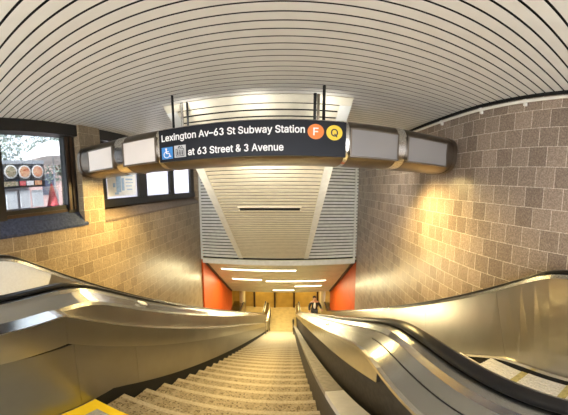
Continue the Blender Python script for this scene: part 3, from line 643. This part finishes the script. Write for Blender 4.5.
for y in (2.1, 3.2, 4.4, 5.6, 6.9):
    mb = MB(); mb.hexa([Q(.345, y - .05, ldz(y - .05) + .025), Q(.395, y - .05, ldz(y - .05) + .04), Q(.395, y + .05, ldz(y + .05) + .04), Q(.345, y + .05, ldz(y + .05) + .025),
                        Q(.345, y - .05, ldz(y - .05) + .05), Q(.395, y - .05, ldz(y - .05) + .06), Q(.395, y + .05, ldz(y + .05) + .06), Q(.345, y + .05, ldz(y + .05) + .05)])
    build('deck_stop', mb, M_white, er, bevel=.008)

# left hand escalator
el, topL, stpL = escalator('stainless escalator between the stairs and the left wall of windows', -.575, -.035, .585, -1.30, -2.50, -1, -1.46, -2.36)
lg = lambda y: prof(y, -.66, -.255, .62, ZB + .75, .008)
YL = sorted(YS + [.55, .6, .65, .7])
mbp = ribbon(YL, lambda y: [(-1.02, lg(y)), (-1.125, lg(y)), (-1.125, lg(y) - .02), (-1.02, lg(y) - .02)]); build('ledge', mbp, M_steel_b, el)
fsegs = [(-.9, .66), (.66, 1.5), (1.5, 2.6), (2.6, 3.9), (3.9, 5.4), (5.4, 7.2), (7.2, 9.2), (9.2, 11)]
for ya, yb in fsegs:
    mbp = ribbon(yrange(ya + .001, yb - .001, 4), lambda y: [(-1.018, lg(y) - .003), (-1.035, lg(y) - .003), (-1.035, lg(y) - .20), (-1.018, lg(y) - .20)]); build('fascia', mbp, M_steel_d, el)
ssegs = [(-.9, .70), (.70, 1.22), (1.22, 1.95), (1.95, 2.9), (2.9, 4.1), (4.1, 5.6), (5.6, 7.4), (7.4, 9.2), (9.2, 11)]
for ya, yb in ssegs:
    mbp = ribbon(yrange(ya + .001, yb - .001, 4), lambda y: [(-1.022, lg(y) - .201), (-1.035, lg(y) - .201), (-1.035, min(-1.51, nz(y) + .11)), (-1.022, min(-1.51, nz(y) + .11))]); build('side_panel', mbp, M_steel_l, el)
mbp = ribbon(YS, lambda y: [(-1.042, lg(y) - .02), (-1.06, lg(y) - .02), (-1.06, min(-1.6, nz(y) - .45)), (-1.042, min(-1.6, nz(y) - .45))]); build('plinth', mbp, M_brush, el)  # black strip put in for the shadow zone along the steps
mbp = ribbon(YS, lambda y: [(-1.115, min(lg(y), topL(y) - .14) - .01), (-1.125, topL(y) - .118), (-1.14, topL(y) - .12), (-1.13, min(lg(y), topL(y) - .14) - .01)]); build('upper_panel', mbp, M_steel_l, el)  # darker steel paints in the dark reflections on this face
mbp = ribbon(YS, lambda y: [(-1.118, topL(y) - .118), (-1.13, topL(y) - .095), (-1.25, topL(y) - .040), (-1.25, topL(y) - .07), (-1.14, topL(y) - .12)]); build('outer_deck', mbp, M_steel, el)
mbp = ribbon(YS, lambda y: [(-2.55, topL(y) - .075), (-2.72 - .028 * y, topL(y) - .085), (-2.72 - .028 * y, topL(y) - .12), (-2.55, topL(y) - .12)]); build('wall_deck', mbp, M_steel, el)
for y in (1.55, 3.0, 4.6, 6.2):
    mb = MB(); mb.hexa([Q(-1.205, y - .05, topL(y - .05) - .05), Q(-1.165, y - .05, topL(y - .05) - .07), Q(-1.165, y + .05, topL(y + .05) - .07), Q(-1.205, y + .05, topL(y + .05) - .05),
                        Q(-1.205, y - .05, topL(y - .05) - .03), Q(-1.165, y - .05, topL(y - .05) - .05), Q(-1.165, y + .05, topL(y + .05) - .05), Q(-1.205, y + .05, topL(y + .05) - .03)])
    build('deck_stop', mb, M_white, el, bevel=.008)

# ------------------------------------------------------------------ columns at the bottom
def column(x, y, label):
    t = thing('round_column', label, 'column', P(x, y, ZB), 'round columns of the lower concourse')
    mb = MB(); mb.tube([P(x, y, ZB), P(x, y, zz)], .16, 24); build('shaft', mb, M_cream, t, smooth=True)
    mb = MB(); mb.tube([P(x, y, ZB), P(x, y, ZB + .15)], .19, 24); build('base', mb, M_brown, t, smooth=True)
column(-2.25, 12.2, 'cream round column beside the left red wall, far below')
column(2.12, 12.2, 'cream round column beside the right red wall, far below')

# ------------------------------------------------------------------ person on the right escalator
def skin_mesh(name, joints, edges, radii, m, parent, levels=1):
    me = bpy.data.meshes.new(name); me.from_pydata(joints, edges, [])
    o = bpy.data.objects.new('tmp', me); col.objects.link(o)
    sk = o.modifiers.new('skin', 'SKIN'); sk.use_smooth_shade = True
    lay = me.skin_vertices[0] if me.skin_vertices else None
    if lay is None:
        bm = bmesh.new(); bm.from_mesh(me); bm.verts.layers.skin.verify(); bm.to_mesh(me); bm.free(); lay = me.skin_vertices[0]
    for i, r in enumerate(radii):
        rr = r if isinstance(r, tuple) else (r, r)
        lay.data[i].radius = rr; lay.data[i].use_root = (i == 0)
    ss = o.modifiers.new('sub', 'SUBSURF'); ss.levels = levels; ss.render_levels = levels
    dg = bpy.context.evaluated_depsgraph_get(); dg.update()
    m2 = bpy.data.meshes.new_from_object(o.evaluated_get(dg)); m2.name = name
    bpy.data.objects.remove(o)
    m2.materials.clear(); m2.materials.append(m)
    m2.polygons.foreach_set('use_smooth', [True] * len(m2.polygons))
    q = bpy.data.objects.new(name, m2); col.objects.link(q); q.parent = parent
    return q
py = 11.11
pz = stpR(11.05)
base = Q(1.22, py, pz + .012)
per = thing('person', 'person in dark jacket and white top riding the right escalator near the bottom', 'person', base)
# local frame: faces -y (towards the camera, riding up)
J = [(0, 0, .95), (0, 0, 1.12), (0, .01, 1.30), (0, .01, 1.42), (0, 0, 1.50), (0, -.02, 1.58), (0, -.025, 1.66), (0, -.01, 1.71),
     (-.09, 0, .90), (-.10, -.02, .50), (-.10, .01, .09), (-.11, -.10, .035), (.09, 0, .90), (.10, -.03, .50), (.10, .01, .09), (.11, -.10, .035),
     (-.17, .01, 1.40), (-.25, .03, 1.13), (-.26, -.12, .95), (-.25, -.17, .90), (.17, .01, 1.40), (.29, .03, 1.15), (.34, -.14, 1.02), (.34, -.19, 1.00)]
Ed = [(0, 1), (1, 2), (2, 3), (3, 4), (4, 5), (5, 6), (6, 7), (0, 8), (8, 9), (9, 10), (10, 11), (0, 12), (12, 13), (13, 14), (14, 15), (3, 16), (16, 17), (17, 18), (18, 19), (3, 20), (20, 21), (21, 22), (22, 23)]
Rr = [(.13, .10), (.125, .09), (.14, .10), (.10, .08), .052, (.075, .085), (.08, .095), (.06, .07), .085, .06, .042, .035, .085, .06, .042, .035, .065, .046, .034, .038, .065, .046, .034, .038]
# fingers
for hx, hy, hz, sx in ((-.25, -.17, .90, -1), (.34, -.19, 1.00, 1)):
    hi = 19 if sx < 0 else 23
    for f in range(4):
        a = len(J); l = (.055, .065, .062, .05)[f]
        J += [(hx + (f - 1.5) * .019, hy - .035, hz - .01), (hx + (f - 1.5) * .021, hy - .035 - l * .5, hz - .025), (hx + (f - 1.5) * .021, hy - .035 - l * .7, hz - .05)]
        Ed += [(hi, a), (a, a + 1), (a + 1, a + 2)]; Rr += [.010, .009, .008]
    a = len(J); J += [(hx - sx * .035, hy - .01, hz - .005), (hx - sx * .045, hy - .04, hz - .025)]; Ed += [(hi, a), (a, a + 1)]; Rr += [.011, .009]
body = skin_mesh('body', J, Ed, Rr, M_skin, per)
jk = [0, 1, 2, 3, 16, 17, 18, 20, 21, 22]; mp = {a: i for i, a in enumerate(jk)}
skin_mesh('jacket', [J[a] for a in jk] + [(0, 0, .84)], [(mp[a], mp[b]) for a, b in Ed if a in mp and b in mp] + [(0, len(jk))], [(.16, .125), (.15, .115), (.165, .122), (.115, .095), .082, .064, .052, .082, .064, .052, (.16, .13)], M_jacket, per)
tr = [0, 8, 9, 10, 12, 13, 14]; mp = {a: i for i, a in enumerate(tr)}
skin_mesh('trousers', [J[a] for a in tr], [(mp[a], mp[b]) for a, b in Ed if a in mp and b in mp], [(.145, .115), .10, .078, .06, .10, .078, .06], M_trous, per)
def ell(mb, c, r, n=12, mcut=None):
    secs = []
    for i in range(1, n):
        a = math.pi * i / n
        secs.append([Vector((c[0] + r[0] * math.sin(a) * math.cos(2 * math.pi * k / 16), c[1] + r[1] * math.sin(a) * math.sin(2 * math.pi * k / 16), c[2] + r[2] * math.cos(a))) for k in range(16)])
    mb.loft(secs)
def local(name, mb, m, smooth=True):
    for v in mb.v: v += base
    return build(name, mb, m, per, smooth=smooth)
mb = MB(); ell(mb, (0, .02, 1.675), (.092, .10, .095)); local('hair', mb, M_hair)
mb = MB(); ell(mb, (0, -.085, 1.22), (.062, .052, .20)); local('shirt', mb, M_shirt)
mb = MB(); ell(mb, (0, -.115, 1.615), (.014, .022, .022), 8); local('nose', mb, M_skin)
for sx in (-1, 1):
    mb = MB(); ell(mb, (sx * .083, -.01, 1.62), (.014, .022, .03), 8); local('ear', mb, M_skin)
    mb = MB(); ell(mb, (sx * .03, -.098, 1.645), (.012, .008, .008), 8); local('eye', mb, M_hair)
    mb = MB(); ell(mb, (sx * .105, -.06, .05), (.048, .13, .045), 10); local('shoe', mb, M_hair)
mb = MB(); ell(mb, (0, -.112, 1.578), (.028, .010, .007), 8); local('mouth', mb, M_red)

# ------------------------------------------------------------------ the street outside the window
mb = MB(); mb.box(-30, -3.2, -14, 30, -1.75, -1.6); mb.box(-3.2, 12, -14, -2.4, -1.75, -1.52); struct('pavement', mb, M_conc)
def tree(x, y, h, r, label, seed):
    rnd = random.Random(seed)
    t = thing('street_tree', label, 'tree', P(x, y, -1.6), 'street trees outside the window')
    mb = MB(); mb.tube([P(x, y, -1.6), P(x + .05, y, h * .3), P(x, y + .1, h * .7)], [.13, .1, .05], 8)
    for k in range(5):
        a = k * 1.3; mb.tube([P(x, y, h * .25), P(x + r * .5 * math.cos(a), y + r * .5 * math.sin(a), h * .7)], [.05, .02], 6)
    build('trunk', mb, M_bark, t)
    mb = MB()
    for i in range(4200):
        d = Vector((rnd.gauss(0, 1), rnd.gauss(0, 1), rnd.gauss(0, 1))).normalized() * (r * rnd.random() ** .4)
        c = P(x, y, h * .62) + Vector((d.x, d.y, d.z * .9)); s = rnd.uniform(.045, .10)
        u = Vector((rnd.gauss(0, 1), rnd.gauss(0, 1), rnd.gauss(0, 1))).normalized(); w = u.cross(Vector((rnd.random(), rnd.random(), rnd.random() + .1))).normalized()
        mb.add([c - u * s, c + w * s * .5, c + u * s, c - w * s * .5], [(0, 1, 2, 3)])
    build('crown', mb, M_leaf, t)
tree(-8.2, 2.6, 3.3, 1.75, 'bushy street tree behind the food cart, nearer the left window edge', 1)
tree(-8.4, 6.3, 3.4, 1.7, 'taller street tree behind the white parasol outside', 2)
tree(-7.4, -.6, 3.0, 1.3, 'leafy tree at the far left of the clear window', 3)
bd = thing('building', 'pale pink building across the street beyond the trees', 'building', P(-16, 8, -1.6))
mb = MB(); mb.box(-20, -16, -2, 22, -1.6, 3.1); build('wall', mb, M_pink, bd)
for i in range(8):
    mb = MB(); y = -.5 + 2.6 * i; mb.box(-16.02, -15.95, y, y + 1.3, .3, 2.0); build('window', mb, M_slate, bd)
fc = thing('food_cart', 'steel food cart with dark three-plate menu board outside the clear window', 'cart', P(-5, 2.4, -1.6))
mb = MB(); mb.box(-5.5, -4.66, 1.5, 2.95, -1.25, -.2); build('body', mb, M_cart, fc, bevel=.02)
mb = MB(); mb.box(-4.66, -4.60, 1.84, 2.93, .29, .81); bdn = build('menu_board', mb, M_menu, fc)
for i, (y, z) in enumerate(((2.09, .645), (2.42, .632), (2.75, .635))):
    mb = MB(); mb.disc(P(-4.60, y, z), (1, 0, 0), .152, .012, 28); pt = build('plate_picture', mb, M_plate, bdn)
    mb = MB(); mb.disc(P(-4.588, y, z), (1, 0, 0), .122, .006, 28); build('food', mb, M_food2 if i == 0 else M_food, pt)
for i, (a, b, m) in enumerate(((1.9, 2.24, M_food2), (2.28, 2.42, M_parasol), (2.45, 2.62, M_canvas), (2.66, 2.84, M_food))):
    mb = MB(); mb.box(-4.60, -4.592, a, b, .33, .43); build('menu_strip', mb, m, bdn)
for a, b in ((1.95, 2.2), (2.28, 2.52), (2.58, 2.86)):
    mb = MB(); mb.box(-4.66, -4.62, a, b, -.16, .22); build('price_sheet', mb, M_paper, fc)
mb = MB(); mb.box(-5.5, -5.44, 1.5, 2.95, -.2, .85); mb.box(-5.5, -4.6, 1.5, 1.56, -.2, .85); mb.box(-5.5, -4.62, 1.5, 2.95, .82, .9); build('canopy_frame', mb, M_cart, fc)
for y in (1.75, 2.7):
    mb = MB(); mb.tube([P(-4.62, y, -1.38), P(-4.68, y, -1.38)], .22, 20); build('wheel', mb, M_rubber, fc)
um = thing('parasol', 'pale open parasol over the pavement behind the food cart', 'parasol', P(-5.75, 4.0, -1.6))
mb = MB(); cc = P(-5.75, 4.0, 1.75); ring = [cc + Vector((.95 * math.cos(2 * math.pi * k / 8), .95 * math.sin(2 * math.pi * k / 8), -.5)) for k in range(8)]
mid = [cc + Vector((.5 * math.cos(2 * math.pi * k / 8), .5 * math.sin(2 * math.pi * k / 8), -.18)) for k in range(8)]; tp = [cc + Vector((.02 * math.cos(2 * math.pi * k / 8), .02 * math.sin(2 * math.pi * k / 8), 0)) for k in range(8)]
low = [p + Vector((0, 0, -.14)) for p in ring]; mb.loft([tp, mid, ring, low], caps=False); build('canopy', mb, M_canvas, um)
mb = MB(); mb.tube([P(-5.75, 4.0, -1.6), P(-5.75, 4.0, 1.74)], .025, 8); build('pole', mb, M_cart, um)
fp = thing('folded_parasol', 'red and white folded parasol standing right of the food cart', 'parasol', P(-4.75, 3.2, -1.6))
mb = MB(); mb.tube([P(-4.75, 3.2, -1.6), P(-4.75, 3.2, .42)], .02, 8); build('pole', mb, M_cart, fp)
mb = MB(); mb.tube([P(-4.75, 3.2, -.55), P(-4.75, 3.2, -.2), P(-4.75, 3.2, .36)], [.17, .15, .02], 10); build('canopy', mb, M_parasol, fp)
mb = MB(); mb.tube([P(-4.75, 3.32, -.12), P(-4.75, 3.33, .2)], [.06, .05], 8); build('tie_band', mb, M_canvas, fp)

# ------------------------------------------------------------------ light
w = bpy.data.worlds.new('sky'); scene.world = w; w.use_nodes = True
nt = w.node_tree; bg = nt.nodes['Background']
tcw = nt.nodes.new('ShaderNodeTexCoord'); sepw = nt.nodes.new('ShaderNodeSeparateXYZ'); nt.links.new(tcw.outputs['Generated'], sepw.inputs[0])
rw = nt.nodes.new('ShaderNodeValToRGB'); rw.color_ramp.elements[0].position = .45; rw.color_ramp.elements[1].position = .75
rw.color_ramp.elements[0].color = (.95, .96, 1, 1); rw.color_ramp.elements[1].color = (.82, .90, 1, 1)
mw = nt.nodes.new('ShaderNodeMapRange'); mw.inputs['From Min'].default_value = -1; nt.links.new(sepw.outputs['Z'], mw.inputs['Value'])
nt.links.new(mw.outputs[0], rw.inputs['Fac']); nt.links.new(rw.outputs['Color'], bg.inputs['Color'])
bg.inputs['Strength'].default_value = 3.0

def area(name, loc, size, power, color, rot=(0, 0, 0), sy=None):
    l = bpy.data.lights.new(name, 'AREA'); l.energy = power; l.color = color; l.size = size
    if sy: l.shape = 'RECTANGLE'; l.size_y = sy
    o = bpy.data.objects.new(name, l); col.objects.link(o); o.location = loc; o.rotation_euler = rot
    return o
def spot(name, loc, target, power, color, ang=120, blend=.6, r=.05):
    l = bpy.data.lights.new(name, 'SPOT'); l.energy = power; l.color = color; l.spot_size = R(ang); l.spot_blend = blend; l.shadow_soft_size = r
    o = bpy.data.objects.new(name, l); col.objects.link(o); o.location = loc
    o.rotation_euler = (Vector(target) - Vector(loc)).to_track_quat('-Z', 'Y').to_euler()
    return o
sl = bpy.data.lights.new('sun', 'SUN'); sl.energy = 14; sl.angle = R(2); sl.color = (1, .98, .96)
so = bpy.data.objects.new('sun', sl); col.objects.link(so); so.location = (0, -6, 9); so.rotation_euler = (R(38), 0, R(12))
WARM = (1, .72, .27)
for i, (x, y) in enumerate(DL):
    spot('downlight_lamp', P(x, y, SZ - AZ + .015), P(x * 1.1, y - .5, -2), 230 if i in (0, 4) else 70, WARM, 160, 1., .15)
for x in (-1.9, -.3, 1.3):
    spot('bulkhead_fill', P(x, SYc + AY + .06, SZ), P(x * 1.15, 7.4, -.9), 75, (1, .93, .78), 140, 1., .12)  # unseen fill spots, added behind the sign to brighten the bulkhead
for x in (-1.1, -.33, .45):
    spot('slope_fill', P(x, 2.6, SZ + AZ + .04), P(x, 2.98, 1.05), 5, (1, .95, .86), 150, 1., .05)  # unseen fill spots, added above the sign to brighten the sloped panel
for x, y, p in ((-.9, 8.15, 45), (-1.5, 9.3, 35), (.5, 9.45, 35), (1.1, 10.3, 25), (0, 11.0, 20)):
    area('strip_lamp', SO(x, y, -.08), 1.6, p, (1, .84, .46), (R(-36.5), 0, 0), .1)
area('concourse_lamp', P(-1.2, 12.5, zz - .05), 1.2, 16, (1, .78, .34))
area('concourse_lamp', P(1.2, 12.5, zz - .05), 1.2, 16, (1, .78, .34))

# ------------------------------------------------------------------ camera: stitched wide panorama
cam = bpy.data.cameras.new('camera'); co = bpy.data.objects.new('camera', cam); col.objects.link(co)
co.location = (0, 0, E); co.rotation_euler = (R(90 - 5.646), 0, 0)
F, YC, XC = 235.65, 211.17, 283.56
cam.type = 'PANO'; cam.panorama_type = 'EQUIRECTANGULAR'
cam.longitude_min = -XC / F; cam.longitude_max = (568 - XC) / F
cam.latitude_max = YC / F; cam.latitude_min = -(415 - YC) / F
cam.clip_start = .02; cam.clip_end = 200
scene.camera = co

for o in list(bpy.data.objects):
    if '_w' in o: del o['_w']
scene.view_settings.view_transform = 'Standard'; scene.view_settings.look = 'None'
scene.view_settings.gamma = 1; scene.view_settings.use_curve_mapping = False
scene.view_settings.exposure = 1.13
